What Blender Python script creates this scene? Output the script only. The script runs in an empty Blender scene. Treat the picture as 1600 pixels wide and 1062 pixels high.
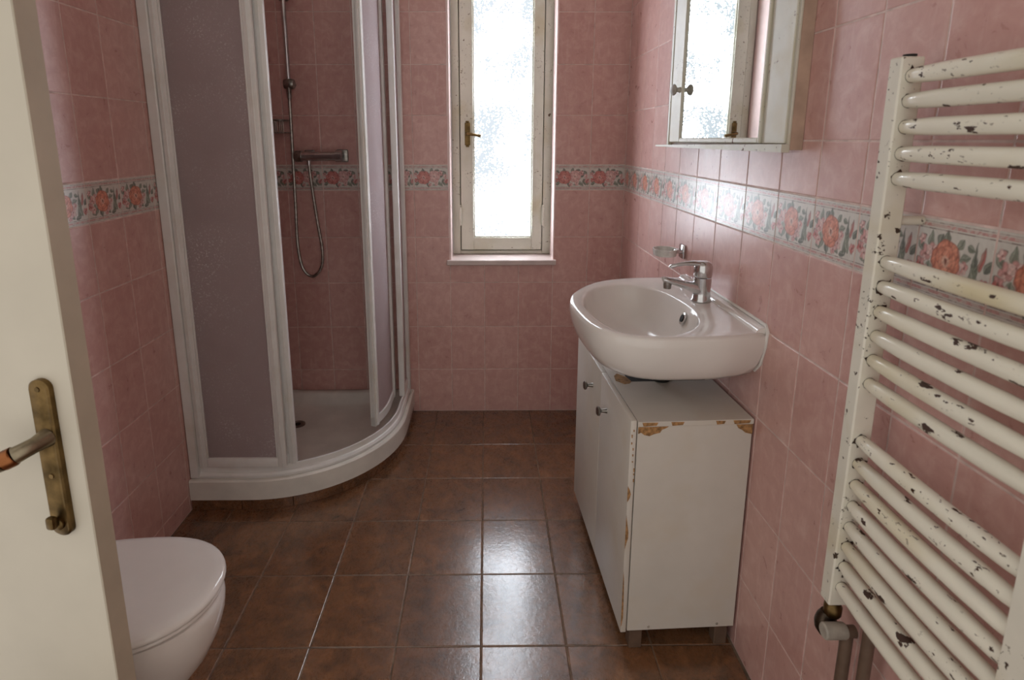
import bpy, bmesh, math, random
from mathutils import Vector, Matrix
import numpy as np

sc = bpy.context.scene
C = sc.collection
PI = math.pi
R = math.radians

# ------------------------------------------------------------------ camera
CAM = Vector((-0.8106, -3.2932, 1.6402))
yaw, pitch, roll, FPX = 0.00804, -0.20108, -0.00092, 900.0
fw = Vector((math.sin(yaw)*math.cos(pitch), math.cos(yaw)*math.cos(pitch), math.sin(pitch)))
rt = Vector((math.cos(yaw), -math.sin(yaw), 0)); up = rt.cross(fw)
r2 = rt*math.cos(roll) + up*math.sin(roll); u2 = -rt*math.sin(roll) + up*math.cos(roll)
cd = bpy.data.cameras.new('camera'); cam = bpy.data.objects.new('camera', cd); C.objects.link(cam)
M = Matrix((r2, u2, -fw)).transposed().to_4x4(); M.translation = CAM; cam.matrix_world = M
cd.sensor_width = 36; cd.lens = FPX/1600*36
cd.shift_x = (800-767.5)/1600; cd.shift_y = (400.9-531)/1600
cd.clip_start = 0.02
cd.dof.use_dof = True; cd.dof.focus_distance = 2.3; cd.dof.aperture_fstop = 5.0
sc.camera = cam

# ------------------------------------------------------------------ light
WORLD_STRENGTH = 0.76
PANE_STRENGTH = 15.0
w = bpy.data.worlds.new('world'); sc.world = w; w.use_nodes = True
bg = w.node_tree.nodes['Background']; bg.inputs[0].default_value = (1.0, 0.955, 0.90, 1); bg.inputs[1].default_value = WORLD_STRENGTH
sc.view_settings.view_transform = 'Standard'; sc.view_settings.look = 'None'
sc.view_settings.gamma = 1; sc.view_settings.use_curve_mapping = False
sc.view_settings.exposure = 0.3

# ------------------------------------------------------------------ helpers
def s2l(*c):
    return tuple(((v/255)/12.92 if v/255 <= .04045 else ((v/255+.055)/1.055)**2.4) for v in c) + (1,)

def nmat(name):
    m = bpy.data.materials.new(name); m.use_nodes = True
    nt = m.node_tree; b = nt.nodes['Principled BSDF']
    return m, nt, b

def N(nt, t, **kw):
    n = nt.nodes.new(t)
    for k, v in kw.items():
        if isinstance(k, str) and hasattr(n, k): setattr(n, k, v)
    return n

def noise(nt, vec, scale, detail=4, rough=.55, dist=0):
    n = nt.nodes.new('ShaderNodeTexNoise'); n.inputs['Scale'].default_value = scale
    n.inputs['Detail'].default_value = detail; n.inputs['Roughness'].default_value = rough
    n.inputs['Distortion'].default_value = dist
    nt.links.new(vec, n.inputs['Vector']); return n.outputs['Fac']

def ramp(nt, fac, stops):
    n = nt.nodes.new('ShaderNodeValToRGB'); el = n.color_ramp.elements
    while len(el) < len(stops): el.new(.5)
    for e, (p, c) in zip(el, stops):
        e.position = p; e.color = c if len(c) == 4 else (*c, 1)
    nt.links.new(fac, n.inputs[0]); return n.outputs[0]

def mixc(nt, fac, a, b, mode='MIX'):
    n = nt.nodes.new('ShaderNodeMix'); n.data_type = 'RGBA'; n.blend_type = mode
    for sock, v in ((n.inputs[0], fac), (n.inputs[6], a), (n.inputs[7], b)):
        if hasattr(v, 'links'): nt.links.new(v, sock)
        else: sock.default_value = v
    return n.outputs[2]

def bump(nt, b, h, strength=.2, dist=.002):
    n = nt.nodes.new('ShaderNodeBump'); n.inputs['Strength'].default_value = strength; n.inputs['Distance'].default_value = dist
    nt.links.new(h, n.inputs['Height']); nt.links.new(n.outputs[0], b.inputs['Normal'])

def objvec(nt, rnd=True, scale=None):
    """object coordinates shifted by a per-object random offset"""
    tc = nt.nodes.new('ShaderNodeTexCoord'); v = tc.outputs['Object']
    if scale:
        mp = nt.nodes.new('ShaderNodeMapping'); mp.inputs['Scale'].default_value = scale
        nt.links.new(v, mp.inputs[0]); v = mp.outputs[0]
    if rnd:
        oi = nt.nodes.new('ShaderNodeObjectInfo'); ml = nt.nodes.new('ShaderNodeMath'); ml.operation = 'MULTIPLY'
        ml.inputs[1].default_value = 57.3; nt.links.new(oi.outputs['Random'], ml.inputs[0])
        ad = nt.nodes.new('ShaderNodeVectorMath'); ad.operation = 'ADD'
        nt.links.new(v, ad.inputs[0]); nt.links.new(ml.outputs[0], ad.inputs[1]); v = ad.outputs[0]
    return v

def plain(name, col, rough=.4, metal=0, var=.06, scale=30, b_str=0, spec=.5):
    m, nt, b = nmat(name)
    v = objvec(nt)
    f = noise(nt, v, scale)
    dark = tuple(c*(1-2*var) for c in col[:3]) + (1,); lite = tuple(min(1, c*(1+var)) for c in col[:3]) + (1,)
    nt.links.new(ramp(nt, f, [(.3, dark), (.7, lite)]), b.inputs['Base Color'])
    b.inputs['Roughness'].default_value = rough; b.inputs['Metallic'].default_value = metal
    b.inputs['Specular IOR Level'].default_value = spec
    if b_str: bump(nt, b, noise(nt, v, scale*3), b_str)
    return m

def chipped(name, col, chip, rough=.35, scale=22, thr=.69, var=.05, stain=None, soft=.012, spec=.5, stretch=None, specks=0):
    """paint with worn-through spots of another colour, and a broad yellowish stain"""
    m, nt, b = nmat(name)
    v = objvec(nt, scale=stretch)
    f = noise(nt, v, 9)
    dark = tuple(c*(1-2*var) for c in col[:3]) + (1,)
    base = ramp(nt, f, [(.3, dark), (.7, col)])
    if stain:
        s = noise(nt, v, 6, 3); base = mixc(nt, ramp(nt, s, [(.52, (0, 0, 0)), (.75, (.8, .8, .8))]), base, stain)
    n1 = noise(nt, v, scale, 5, .6)
    k = ramp(nt, n1, [(thr, (0, 0, 0)), (thr+soft, (1, 1, 1))])
    nt.links.new(mixc(nt, k, base, chip), b.inputs['Base Color'])
    rr = nt.nodes.new('ShaderNodeMapRange'); rr.inputs[3].default_value = rough; rr.inputs[4].default_value = .75
    nt.links.new(k, rr.inputs[0]); nt.links.new(rr.outputs[0], b.inputs['Roughness'])
    b.inputs['Specular IOR Level'].default_value = spec
    if specks:
        n3 = noise(nt, v, specks, 4, .6)
        k3 = ramp(nt, n3, [(.63, (0, 0, 0)), (.65, (1, 1, 1))]); patchy = ramp(nt, noise(nt, v, 7, 2), [(.5, (0, 0, 0)), (.6, (1, 1, 1))])
        nt.links.new(mixc(nt, mixc(nt, 1.0, k3, patchy, 'MULTIPLY'), b.inputs['Base Color'].links[0].from_socket, chip), b.inputs['Base Color'])
    bump(nt, b, n1, .03)
    return m

# ------------------------------------------------------------------ materials
def tile_mat():
    m, nt, b = nmat('pink_tile')
    v = objvec(nt)
    n1 = noise(nt, v, 22, 6, .62, .5)
    c = ramp(nt, n1, [(.25, s2l(196, 153, 144)), (.5, s2l(205, 163, 154)), (.74, s2l(218, 183, 174))])
    oi = nt.nodes.new('ShaderNodeObjectInfo')
    tint = ramp(nt, oi.outputs['Random'], [(0, s2l(246, 240, 240)), (1, s2l(255, 255, 255))])
    c = mixc(nt, 1.0, c, tint, 'MULTIPLY')
    vs = objvec(nt, scale=(1, 1, .12))
    st = noise(nt, vs, 70, 3)
    c = mixc(nt, ramp(nt, st, [(.56, (0, 0, 0)), (.78, (.35, .35, .35))]), c, s2l(220, 190, 184))
    nt.links.new(c, b.inputs['Base Color'])
    rr = nt.nodes.new('ShaderNodeMapRange'); rr.inputs[3].default_value = .2; rr.inputs[4].default_value = .42
    nt.links.new(n1, rr.inputs[0]); nt.links.new(rr.outputs[0], b.inputs['Roughness'])
    bump(nt, b, noise(nt, objvec(nt, scale=(1, 1, .35)), 26, 2), .10, .002)
    return m

def floor_mat():
    m, nt, b = nmat('brown_floor_tile')
    v = objvec(nt)
    n1 = noise(nt, v, 15, 9, .72, .6)
    c = ramp(nt, n1, [(.28, s2l(70, 51, 36)), (.43, s2l(106, 75, 51)), (.6, s2l(134, 93, 62)), (.78, s2l(166, 124, 90))])
    n2 = noise(nt, objvec(nt, scale=(1, .6, 1)), 60, 7, .75, 2.2)
    c = mixc(nt, ramp(nt, n2, [(.60, (0, 0, 0)), (.72, (.3, .3, .3))]), c, s2l(170, 130, 104))
    oi = nt.nodes.new('ShaderNodeObjectInfo')
    c = mixc(nt, 1.0, c, ramp(nt, oi.outputs['Random'], [(0, (.82, .8, .8)), (1, (1, 1, 1))]), 'MULTIPLY')
    nt.links.new(c, b.inputs['Base Color'])
    rr = nt.nodes.new('ShaderNodeMapRange'); rr.inputs[3].default_value = .2; rr.inputs[4].default_value = .36; b.inputs['Specular IOR Level'].default_value = .6; b.inputs['Coat Weight'].default_value = .7; b.inputs['Coat Roughness'].default_value = .12
    nt.links.new(n2, rr.inputs[0]); nt.links.new(rr.outputs[0], b.inputs['Roughness'])
    bump(nt, b, noise(nt, v, 55, 5, .6, .5), .25, .002)
    nt.links.new(b.inputs['Normal'].links[0].from_socket, b.inputs['Coat Normal'])
    return m

def border_mat():
    m, nt, b = nmat('rose_border_tile')
    a = nt.nodes.new('ShaderNodeVertexColor'); a.layer_name = 'print'
    nt.links.new(a.outputs[0], b.inputs['Base Color'])
    b.inputs['Roughness'].default_value = .28
    return m

def frosted_mat():
    m, nt, b = nmat('frosted_shower_glass')
    v = objvec(nt, rnd=False)
    n1 = noise(nt, v, 260, 3, .7)
    b.inputs['Base Color'].default_value = (.92, .9, .9, 1)
    b.inputs['Transmission Weight'].default_value = 1
    b.inputs['Roughness'].default_value = .5; b.inputs['IOR'].default_value = 1.25
    bump(nt, b, n1, .7, .003)
    d = nt.nodes.new('ShaderNodeBsdfDiffuse')
    sp = noise(nt, v, 120, 2, .8); big = noise(nt, v, 5, 3)
    spk = mixc(nt, 1.0, ramp(nt, sp, [(.57, (0, 0, 0)), (.63, (1, 1, 1))]), ramp(nt, noise(nt, v, 4.5, 3), [(.44, (.12, .12, .12)), (.62, (1, 1, 1))]), 'MULTIPLY')
    nt.links.new(mixc(nt, spk, s2l(206, 192, 192), s2l(255, 255, 255)), d.inputs[0])  # sparkle of the glass painted as white dots in the diffuse colour
    tl = nt.nodes.new('ShaderNodeBsdfTranslucent'); tl.inputs[0].default_value = s2l(226, 216, 218)
    dt = nt.nodes.new('ShaderNodeMixShader'); dt.inputs[0].default_value = .45
    nt.links.new(d.outputs[0], dt.inputs[1]); nt.links.new(tl.outputs[0], dt.inputs[2])
    mx = nt.nodes.new('ShaderNodeMixShader')
    nt.links.new(ramp(nt, big, [(.35, (.7, .7, .7)), (.7, (.9, .9, .9))]), mx.inputs[0])
    nt.links.new(b.outputs[0], mx.inputs[1]); nt.links.new(dt.outputs[0], mx.inputs[2])
    nt.links.new(mx.outputs[0], nt.nodes['Material Output'].inputs[0])
    return m

def pane_mat():
    """obscured window glass lit by daylight from outside"""
    m, nt, b = nmat('daylit_obscured_glass')
    v = objvec(nt, rnd=False)
    g = noise(nt, v, 90, 2, .7); big = noise(nt, v, 4.2, 2, .45)
    a1 = nt.nodes.new('ShaderNodeMath'); a1.operation = 'MULTIPLY_ADD'; a1.inputs[1].default_value = 1.15
    nt.links.new(g, a1.inputs[0]); nt.links.new(big, a1.inputs[2])
    a2 = nt.nodes.new('ShaderNodeMath'); a2.operation = 'MULTIPLY'; a2.inputs[1].default_value = .5; nt.links.new(a1.outputs[0], a2.inputs[0])
    ad = ramp(nt, a2.outputs[0], [(.532, (0, 0, 0)), (.55, (1, 1, 1))])
    e = nt.nodes.new('ShaderNodeEmission')
    P = PANE_STRENGTH
    nt.links.new(mixc(nt, ad, (.90*P, .97*P, 1.06*P, 1), (.64, .70, .76, 1)), e.inputs[0]); e.inputs[1].default_value = 1.0
    nt.links.new(e.outputs[0], nt.nodes['Material Output'].inputs[0])
    return m

MT = {
 'tile': tile_mat(), 'floor': floor_mat(), 'border': border_mat(), 'frost': frosted_mat(), 'pane': pane_mat(),
 'wall_grout': plain('wall_grout', s2l(218, 194, 186), .8, var=.14, scale=25),
 'floor_grout': plain('floor_grout', s2l(128, 108, 90), .8, var=.3, scale=20),
 'plaster': plain('ceiling_plaster', s2l(225, 220, 212), .9),
 'ceramic': plain('white_ceramic', s2l(228, 222, 216), .12, var=.02, scale=6),
 'tray': plain('tray_acrylic', s2l(228, 226, 218), .22, var=.06, scale=7),
 'alu': chipped('white_enamelled_profile', s2l(236, 236, 233), s2l(150, 130, 104), .28, 14, .77, stain=s2l(220, 216, 206)),
 'chrome': plain('chrome', s2l(205, 205, 205), .14, 1, var=.06, scale=40),
 'dull_chrome': plain('limescaled_chrome', s2l(150, 146, 140), .3, 1, var=.2, scale=60),
 'brass': plain('aged_brass', s2l(116, 94, 60), .4, 1, var=.3, scale=22),
 'copper': plain('worn_copper', s2l(150, 96, 60), .32, 1, var=.2, scale=30),
 'win_paint': chipped('aged_white_window_paint', s2l(206, 205, 190), s2l(92, 74, 52), .4, 19, .70, stain=s2l(186, 178, 148), specks=90),
 'cab_paint': chipped('aged_white_cabinet_paint', s2l(208, 204, 188), s2l(104, 68, 44), .4, 17, .70, stain=s2l(192, 180, 148), specks=80),
 'vanity': chipped('white_laminate', s2l(211, 205, 195), s2l(120, 90, 60), .42, 12, .82, var=.03, stain=s2l(206, 196, 180)),
 'chipboard': plain('bare_chipboard', s2l(172, 130, 84), .9, var=.3, scale=90),
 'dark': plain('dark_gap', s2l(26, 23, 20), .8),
 'door': plain('cream_door_paint', s2l(198, 190, 173), .5, var=.03, scale=5),
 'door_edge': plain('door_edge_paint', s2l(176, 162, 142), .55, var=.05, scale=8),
 'rad': chipped('yellowed_radiator_enamel', s2l(234, 229, 212), s2l(66, 44, 32), .15, 34, .625, stain=s2l(208, 194, 152), stretch=(1, .5, 1), specks=120),
 'rad_post': chipped('chipped_radiator_post', s2l(226, 221, 206), s2l(62, 44, 30), .25, 40, .635, stain=s2l(204, 190, 154), specks=110),
 'rust': plain('rust', s2l(70, 46, 34), .85, var=.4, scale=70),
 'dirty': plain('tarnished_valve', s2l(72, 60, 48), .35, .8, var=.35, scale=40),
 'cap': plain('grey_plastic_cap', s2l(168, 160, 148), .5, var=.15, scale=30),
 'pipe': plain('brown_painted_pipe', s2l(104, 84, 70), .4, var=.15, scale=20),
 'mirror': plain('mirror_silver', s2l(232, 236, 236), .015, 1, var=.01),
 'marble': plain('sill_marble', s2l(206, 190, 184), .3, var=.08, scale=9),
 'seal': plain('white_sealant', s2l(226, 222, 216), .5, var=.06, scale=40),
 'reveal': plain('reveal_glaze', s2l(228, 204, 199), .3, var=.05, scale=12),
 'brown_side': plain('pinkish_brown_side', s2l(188, 160, 140), .5, var=.12, scale=12),  # pinkish brown tone over the whole cabinet body
 'worn': plain('worn_nickel', s2l(150, 138, 116), .34, 1, var=.22, scale=26),
 'dish': plain('cloudy_clear_plastic', s2l(214, 212, 206), .2, var=.1, scale=40),
 'plinth': None,
}
MT['plinth'] = MT['floor']

# ------------------------------------------------------------------ mesh builder
class MB:
    def __init__(s, xf=None): s.v = []; s.f = []; s.xf = xf
    def add(s, vs, fs):
        o = len(s.v); s.v += [Vector(p) for p in vs]; s.f += [tuple(i+o for i in f) for f in fs]; return s
    def bm(s, bm):
        bm.verts.index_update(); s.add([v.co.copy() for v in bm.verts], [[v.index for v in f.verts] for f in bm.faces]); bm.free(); return s
    def box(s, a, b, bev=0, seg=1):
        bm = bmesh.new(); bmesh.ops.create_cube(bm, size=1)
        d = [abs(b[i]-a[i]) for i in range(3)]; c = [(a[i]+b[i])/2 for i in range(3)]
        for v in bm.verts: v.co = Vector((v.co.x*d[0]+c[0], v.co.y*d[1]+c[1], v.co.z*d[2]+c[2]))
        if bev: bmesh.ops.bevel(bm, geom=list(bm.edges), offset=min(bev, min(d)*.45), segments=seg, affect='EDGES', profile=.5)
        return s.bm(bm)
    def loft(s, loops, cap0=True, cap1=True, closed=True):
        n = len(loops[0]); vs = [p for l in loops for p in l]; fs = []
        for k in range(len(loops)-1):
            for i in range(n if closed else n-1):
                j = (i+1) % n; fs.append((k*n+i, k*n+j, (k+1)*n+j, (k+1)*n+i))
        if cap0: fs.append(tuple(reversed(range(n))))
        if cap1: fs.append(tuple(range((len(loops)-1)*n, len(loops)*n)))
        return s.add(vs, fs)
    def tube(s, path, rad, n=12, caps=True):
        path = [Vector(p) for p in path]; m = len(path)
        rad = rad if isinstance(rad, (list, tuple)) else [rad]*m
        loops = []; prev = None
        for i, p in enumerate(path):
            t = (path[min(i+1, m-1)]-path[max(i-1, 0)]).normalized()
            if prev is None:
                a = Vector((0, 0, 1)) if abs(t.z) < .9 else Vector((1, 0, 0))
                x = t.cross(a).normalized()
            else: x = (prev-t*prev.dot(t)).normalized()
            prev = x; y = t.cross(x)
            loops.append([p+(x*math.cos(2*PI*k/n)+y*math.sin(2*PI*k/n))*rad[i] for k in range(n)])
        return s.loft(loops, caps, caps)
    def lathe(s, prof, c, axis='Z', n=20):
        """prof: (radius, height) list"""
        c = Vector(c); loops = []
        for r, h in prof:
            l = []
            for k in range(n):
                a = 2*PI*k/n; x, y = r*math.cos(a), r*math.sin(a)
                l.append(c+(Vector((x, y, h)) if axis == 'Z' else Vector((h, x, y)) if axis == 'X' else Vector((y, h, x))))
            loops.append(l)
        return s.loft(loops)
    def sweep(s, path, prof, closed=False):
        """path: list of (x,y); prof: list of (outward offset, z) closed polygon; outward = right of the path direction"""
        loops = []; m = len(path)
        for i in range(m):
            a = Vector(path[max(i-1, 0)]); b = Vector(path[min(i+1, m-1)]); t = (b-a).normalized(); nrm = Vector((t.y, -t.x))
            p = Vector(path[i]); loops.append([Vector((p.x+nrm.x*o, p.y+nrm.y*o, z)) for o, z in prof])
        return s.loft(loops)
    def prism(s, poly, y0, y1):
        """polygon in (x,z) extruded along y"""
        return s.loft([[Vector((x, y0, z)) for x, z in poly], [Vector((x, y1, z)) for x, z in poly]])
    def build(s, name, mat, parent=None, smooth=True, ang=38):
        vs = [s.xf @ p for p in s.v] if s.xf else s.v
        lo = Vector([min(p[i] for p in vs) for i in range(3)]); hi = Vector([max(p[i] for p in vs) for i in range(3)])
        c = (lo+hi)/2
        me = bpy.data.meshes.new(name); me.from_pydata([p-c for p in vs], [], s.f)
        bm = bmesh.new(); bm.from_mesh(me); bmesh.ops.recalc_face_normals(bm, faces=bm.faces); bm.to_mesh(me); bm.free()
        if smooth:
            me.polygons.foreach_set('use_smooth', [True]*len(me.polygons)); me.set_sharp_from_angle(angle=R(ang))
        me.materials.append(MT[mat] if isinstance(mat, str) else mat)
        return link(name, me, c, parent)

WL = {}
def link(name, data, loc, parent=None, rz=0):
    o = bpy.data.objects.new(name, data); C.objects.link(o)
    loc = Vector(loc); WL[o.name] = loc
    if parent: o.parent = parent; o.location = loc-WL[parent.name]
    else: o.location = loc
    o.rotation_euler = (0, 0, rz)
    return o
def tag(o, label=None, cat=None, group=None, kind=None):
    for k, v in (('label', label), ('category', cat), ('group', group), ('kind', kind)):
        if v: o[k] = v
    return o
def thing(name, label, cat, loc, group=None): return tag(link(name, None, loc), label, cat, group)
def structure(o): o['kind'] = 'structure'; return o

# ------------------------------------------------------------------ tiles
GAP = .0040
_tm = {}
def tile_mesh(wd, h, mat):
    key = (round(wd, 3), round(h, 3), mat)
    if key in _tm: return _tm[key]
    a, b = wd/2, h/2; i = .0022
    vs = []
    for (x, z, y) in ((a, b, .006), (a, b, .0014), (a-i*.45, b-i*.45, .0003), (a-i, b-i, 0)):
        vs += [(-x, y, -z), (x, y, -z), (x, y, z), (-x, y, z)]
    fs = [(12, 13, 14, 15)]
    for k in range(3):
        for e in range(4):
            f = (e+1) % 4; fs.append((k*4+e, k*4+f, (k+1)*4+f, (k+1)*4+e))
    me = bpy.data.meshes.new('tile'); me.from_pydata(vs, [], fs); me.materials.append(MT[mat])
    _tm[key] = me; return me

# ---- printed rose border, drawn on a fine vertex grid
def paint(variant, wd, h):
    NX, NY = 170, 122
    rng = np.random.default_rng(11+variant)
    xs, ys = np.meshgrid(np.linspace(0, 1, NX), np.linspace(0, 1, NY)); asp = h/wd
    X = xs; Y = ys*asp
    def wob(f, n=7): return sum(np.sin(X*a+Y*b+p) for a, b, p in zip(rng.normal(0, f, n), rng.normal(0, f, n), rng.uniform(0, 6.3, n)))/n**.5
    col = np.empty((NY, NX, 3)); col[:] = s2l(203, 198, 190)[:3]
    col *= (1+.05*wob(9)+.03*wob(60))[..., None]
    wx, wy = .006*wob(45), .006*wob(45); X = X+wx; Y = Y+wy            # hand-drawn wobble
    brush = 1+.10*wob(70)+.08*wob(130)
    def put(mask, c, a=1.0):
        c = np.array(s2l(*c)[:3])*brush[..., None]; m = (np.clip(mask, 0, 1)*a)[..., None]; col[:] = col*(1-m)+c*m
    def soft(d, e=.008): return np.clip(.5-d/e, 0, 1)
    def shape(x, y, a, b, ang, c, al=.9, e=.014):
        dx, dy = X-x, Y-y; ca, sa = math.cos(ang), math.sin(ang); u = (dx*ca+dy*sa)/a; v = (-dx*sa+dy*ca)/b
        put(soft((np.hypot(u, v)-1)*min(a, b), e), c, al)
    def leaf(x, y, L, W, ang, c):
        dx, dy = X-x, Y-y; ca, sa = math.cos(ang), math.sin(ang); u = dx*ca+dy*sa; v = -dx*sa+dy*ca
        t = np.clip(u/L, 0, 1); wv = W*np.sin(PI*t**.75); ins = (u > 0) & (u < L)
        put(soft(np.where(ins, np.abs(v)-wv-.005, 1), .01), (92, 92, 84), .55)
        put(soft(np.where(ins, np.abs(v)-wv, 1), .012), c, .85)
        put(soft(np.where(ins & (v > 0), np.abs(v-wv*.45)-wv*.3, 1), .014), (168, 172, 158), .5)
        put(soft(np.where(ins, np.abs(v)-.003, 1), .006), (84, 88, 80), .6)
    mx = lambda p, q, t: tuple(p[i]*(1-t)+q[i]*t for i in range(3))
    def rose(x, y, r, c, lite, dark):
        shape(x, y, r*1.05, r*1.0, .3, mx(dark, c, .45), .8, .02)
        for ring, (rr, n, sz) in enumerate(((.70, 6, .46), (.46, 5, .42), (.26, 4, .34))):
            for k in range(n):
                a = 2*PI*k/n+ring*.9+x*7; px, py = x+r*rr*math.cos(a), y+r*rr*math.sin(a)
                shape(px, py, r*sz*.80, r*sz*1.05, a, mx(dark, c, .25), .7, .012)
                shape(px+r*.03*math.cos(a), py+r*.03*math.sin(a), r*sz*.66, r*sz*.92, a, mx(c, lite, .15+.35*ring/2+.25*((k*5+ring) % 3)/2), .9, .02)
                shape(px+r*.16*math.cos(a), py+r*.16*math.sin(a), r*sz*.22, r*sz*.7, a, lite, .45, .02)
        shape(x+r*.02, y, r*.26, r*.32, .4, mx(lite, (228, 214, 200), .5), .75, .02)
        shape(x+r*.02, y-r*.02, r*.09, r*.17, .2, dark, .9, .012)
    def bud(x, y, r, c, lite):
        for k in range(5):
            a = k*2*PI/5+x*9+y*5; px, py = x+r*.6*math.cos(a), y+r*.6*math.sin(a)
            shape(px, py, r*.56, r*.5, a, mx(c, (120, 80, 76), .45), .6, .01); shape(px, py, r*.46, r*.4, a, lite if k % 2 else c, .85, .012)
        shape(x, y, r*.22, r*.2, 0, (132, 84, 76), .8, .01)
    G = ((112, 118, 104), (134, 139, 124), (96, 101, 92))
    OR, RD, PK, LP, DK = (196, 116, 94), (184, 102, 96), (202, 150, 146), (220, 190, 184), (118, 62, 54)
    cy = asp*.5
    if variant == 0:
        L = [(.10, .06, .14, .04, 2.2), (.19, .1, .16, .045, 1.5), (.30, .12, .14, .045, 1.1), (.42, .15, .13, .045, 1.6), (.57, .12, .13, .04, .9), (.36, -.13, .17, .05, -1.4),
             (.28, -.1, .18, .045, -2.2), (.22, -.03, .16, .04, -1.9), (.80, -.24, .46, .034, 1.55), (.74, -.22, .3, .045, 1.15), (.86, -.2, .25, .04, 1.95), (.93, -.02, .15, .04, .9), (.55, -.12, .15, .045, -.9),
             (.62, .04, .14, .035, .3), (.03, .14, .11, .035, .6), (.02, -.02, .12, .04, -.7), (.1, -.2, .14, .035, .2), (.67, -.23, .13, .03, 0), (.7, .18, .1, .03, -.5)]
        B = [(.14, .03, .075, PK, LP), (.23, .08, .065, LP, PK), (.08, -.08, .065, PK, RD), (.16, -.14, .06, LP, PK), (.62, -.12, .075, LP, PK), (.53, -.2, .06, PK, LP), (.68, -.02, .05, PK, LP), (.94, -.13, .055, PK, RD), (.07, .16, .045, LP, PK)]
    else:
        L = [(.1, .04, .15, .05, 2.4), (.15, -.1, .15, .05, -2.5), (.28, .14, .13, .045, 1.9), (.48, .14, .14, .045, 1.2), (.68, .08, .18, .05, .7), (.78, .0, .2, .055, 1.5), (.84, -.04, .2, .055, -1.3),
             (.7, -.12, .18, .05, -.8), (.4, -.13, .16, .05, -1.4), (.92, .1, .13, .045, 2.4), (.52, -.22, .3, .022, .15), (.03, .18, .12, .035, -.3), (.03, -.2, .12, .035, .3), (.9, -.2, .1, .035, .4), (.6, .2, .14, .03, .1)]
        B = [(.76, .12, .07, PK, LP), (.93, -.1, .07, PK, RD), (.64, -.17, .065, LP, PK), (.06, .08, .06, PK, LP), (.9, .04, .06, LP, PK), (.06, -.08, .055, RD, PK), (.46, -.2, .05, PK, LP)]
    for i, (x, y, l, w_, a) in enumerate(L): leaf(x, cy+y, l, w_, a, G[i % 3])
    if variant == 0: leaf(.87, cy-.02, .22, .03, 1.35, RD); leaf(.95, cy-.2, .13, .032, 1.8, PK)
    for x, y, r, c, l in B: bud(x, cy+y, r, c, l)
    if variant == 0: rose(.43, cy+.0, .185, OR, (222, 160, 136), DK)
    else: rose(.58, cy+.03, .165, PK, LP, (150, 90, 86)); rose(.28, cy+.0, .185, RD, (212, 150, 142), DK)
    for y0, y1, c, a in ((.955, .97, (140, 118, 114), .7), (.905, .945, (186, 128, 124), .8), (.872, .888, (120, 98, 94), .8),
                         (.112, .128, (120, 98, 94), .8), (.055, .095, (186, 130, 126), .8), (.03, .045, (140, 118, 114), .7)):
        put(((ys > y0) & (ys < y1)).astype(float), c, a*(.75+.25*np.sign(wob(40))))
    return NX, NY, col
_bp = {}
def border_mesh(wd, h, variant):
    key = (round(wd, 3), round(h, 3), variant)
    if key in _bp: return _bp[key]
    kv = ('col', variant)
    if kv not in _bp: _bp[kv] = paint(variant, .2, .143)
    NX, NY, col = _bp[kv]; i = .002
    x = np.linspace(-wd/2, wd/2, NX); z = np.linspace(-h/2, h/2, NY)
    gx, gz = np.meshgrid(x, z); edge = np.minimum(wd/2-np.abs(gx), h/2-np.abs(gz)); gy = np.where(edge < i*.3, .0014, 0)
    vs = np.stack([gx, gy, gz], -1).reshape(-1, 3)
    idx = np.arange(NX*NY).reshape(NY, NX)
    fs = np.stack([idx[:-1, :-1], idx[:-1, 1:], idx[1:, 1:], idx[1:, :-1]], -1).reshape(-1, 4)
    n0 = len(vs); rim = [(-wd/2, .006, -h/2), (wd/2, .006, -h/2), (wd/2, .006, h/2), (-wd/2, .006, h/2)]
    cor = [idx[0, 0], idx[0, -1], idx[-1, -1], idx[-1, 0]]
    allv = np.vstack([vs, rim]); ff = fs.tolist()
    for k in range(4):
        j = (k+1) % 4; ff.append([n0+k, n0+j, int(cor[j]), int(cor[k])])
    me = bpy.data.meshes.new('border_tile'); me.from_pydata(allv.tolist(), [], ff)
    at = me.color_attributes.new('print', 'FLOAT_COLOR', 'POINT')
    cc = np.ones((len(allv), 4)); cc[:n0, :3] = col.reshape(-1, 3); cc[n0:, :3] = .5
    at.data.foreach_set('color', cc.ravel())
    me.materials.append(MT['border']); _bp[key] = me; return me

def tile_wall(parent, origin, rz, cells):
    """cells: (u0,u1,v0,v1,kind). local x runs along the wall, local -y faces the room, z up"""
    ca, sa = math.cos(rz), math.sin(rz); rnd = random.Random(len(cells))
    for (u0, u1, v0, v1, kind) in cells:
        wd, h = u1-u0-GAP, v1-v0-GAP
        if wd < .008 or h < .008: continue
        me = tile_mesh(wd, h, 'tile') if kind is None else border_mesh(wd, h, kind)
        uc, vc = (u0+u1)/2, (v0+v1)/2
        o = link('tile' if kind is None else 'border_tile', me, (origin[0]+ca*uc, origin[1]+sa*uc, vc), parent, rz)
        o.rotation_euler = (rnd.uniform(-.0022, .0022), 0, rz+rnd.uniform(-.0022, .0022))

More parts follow.
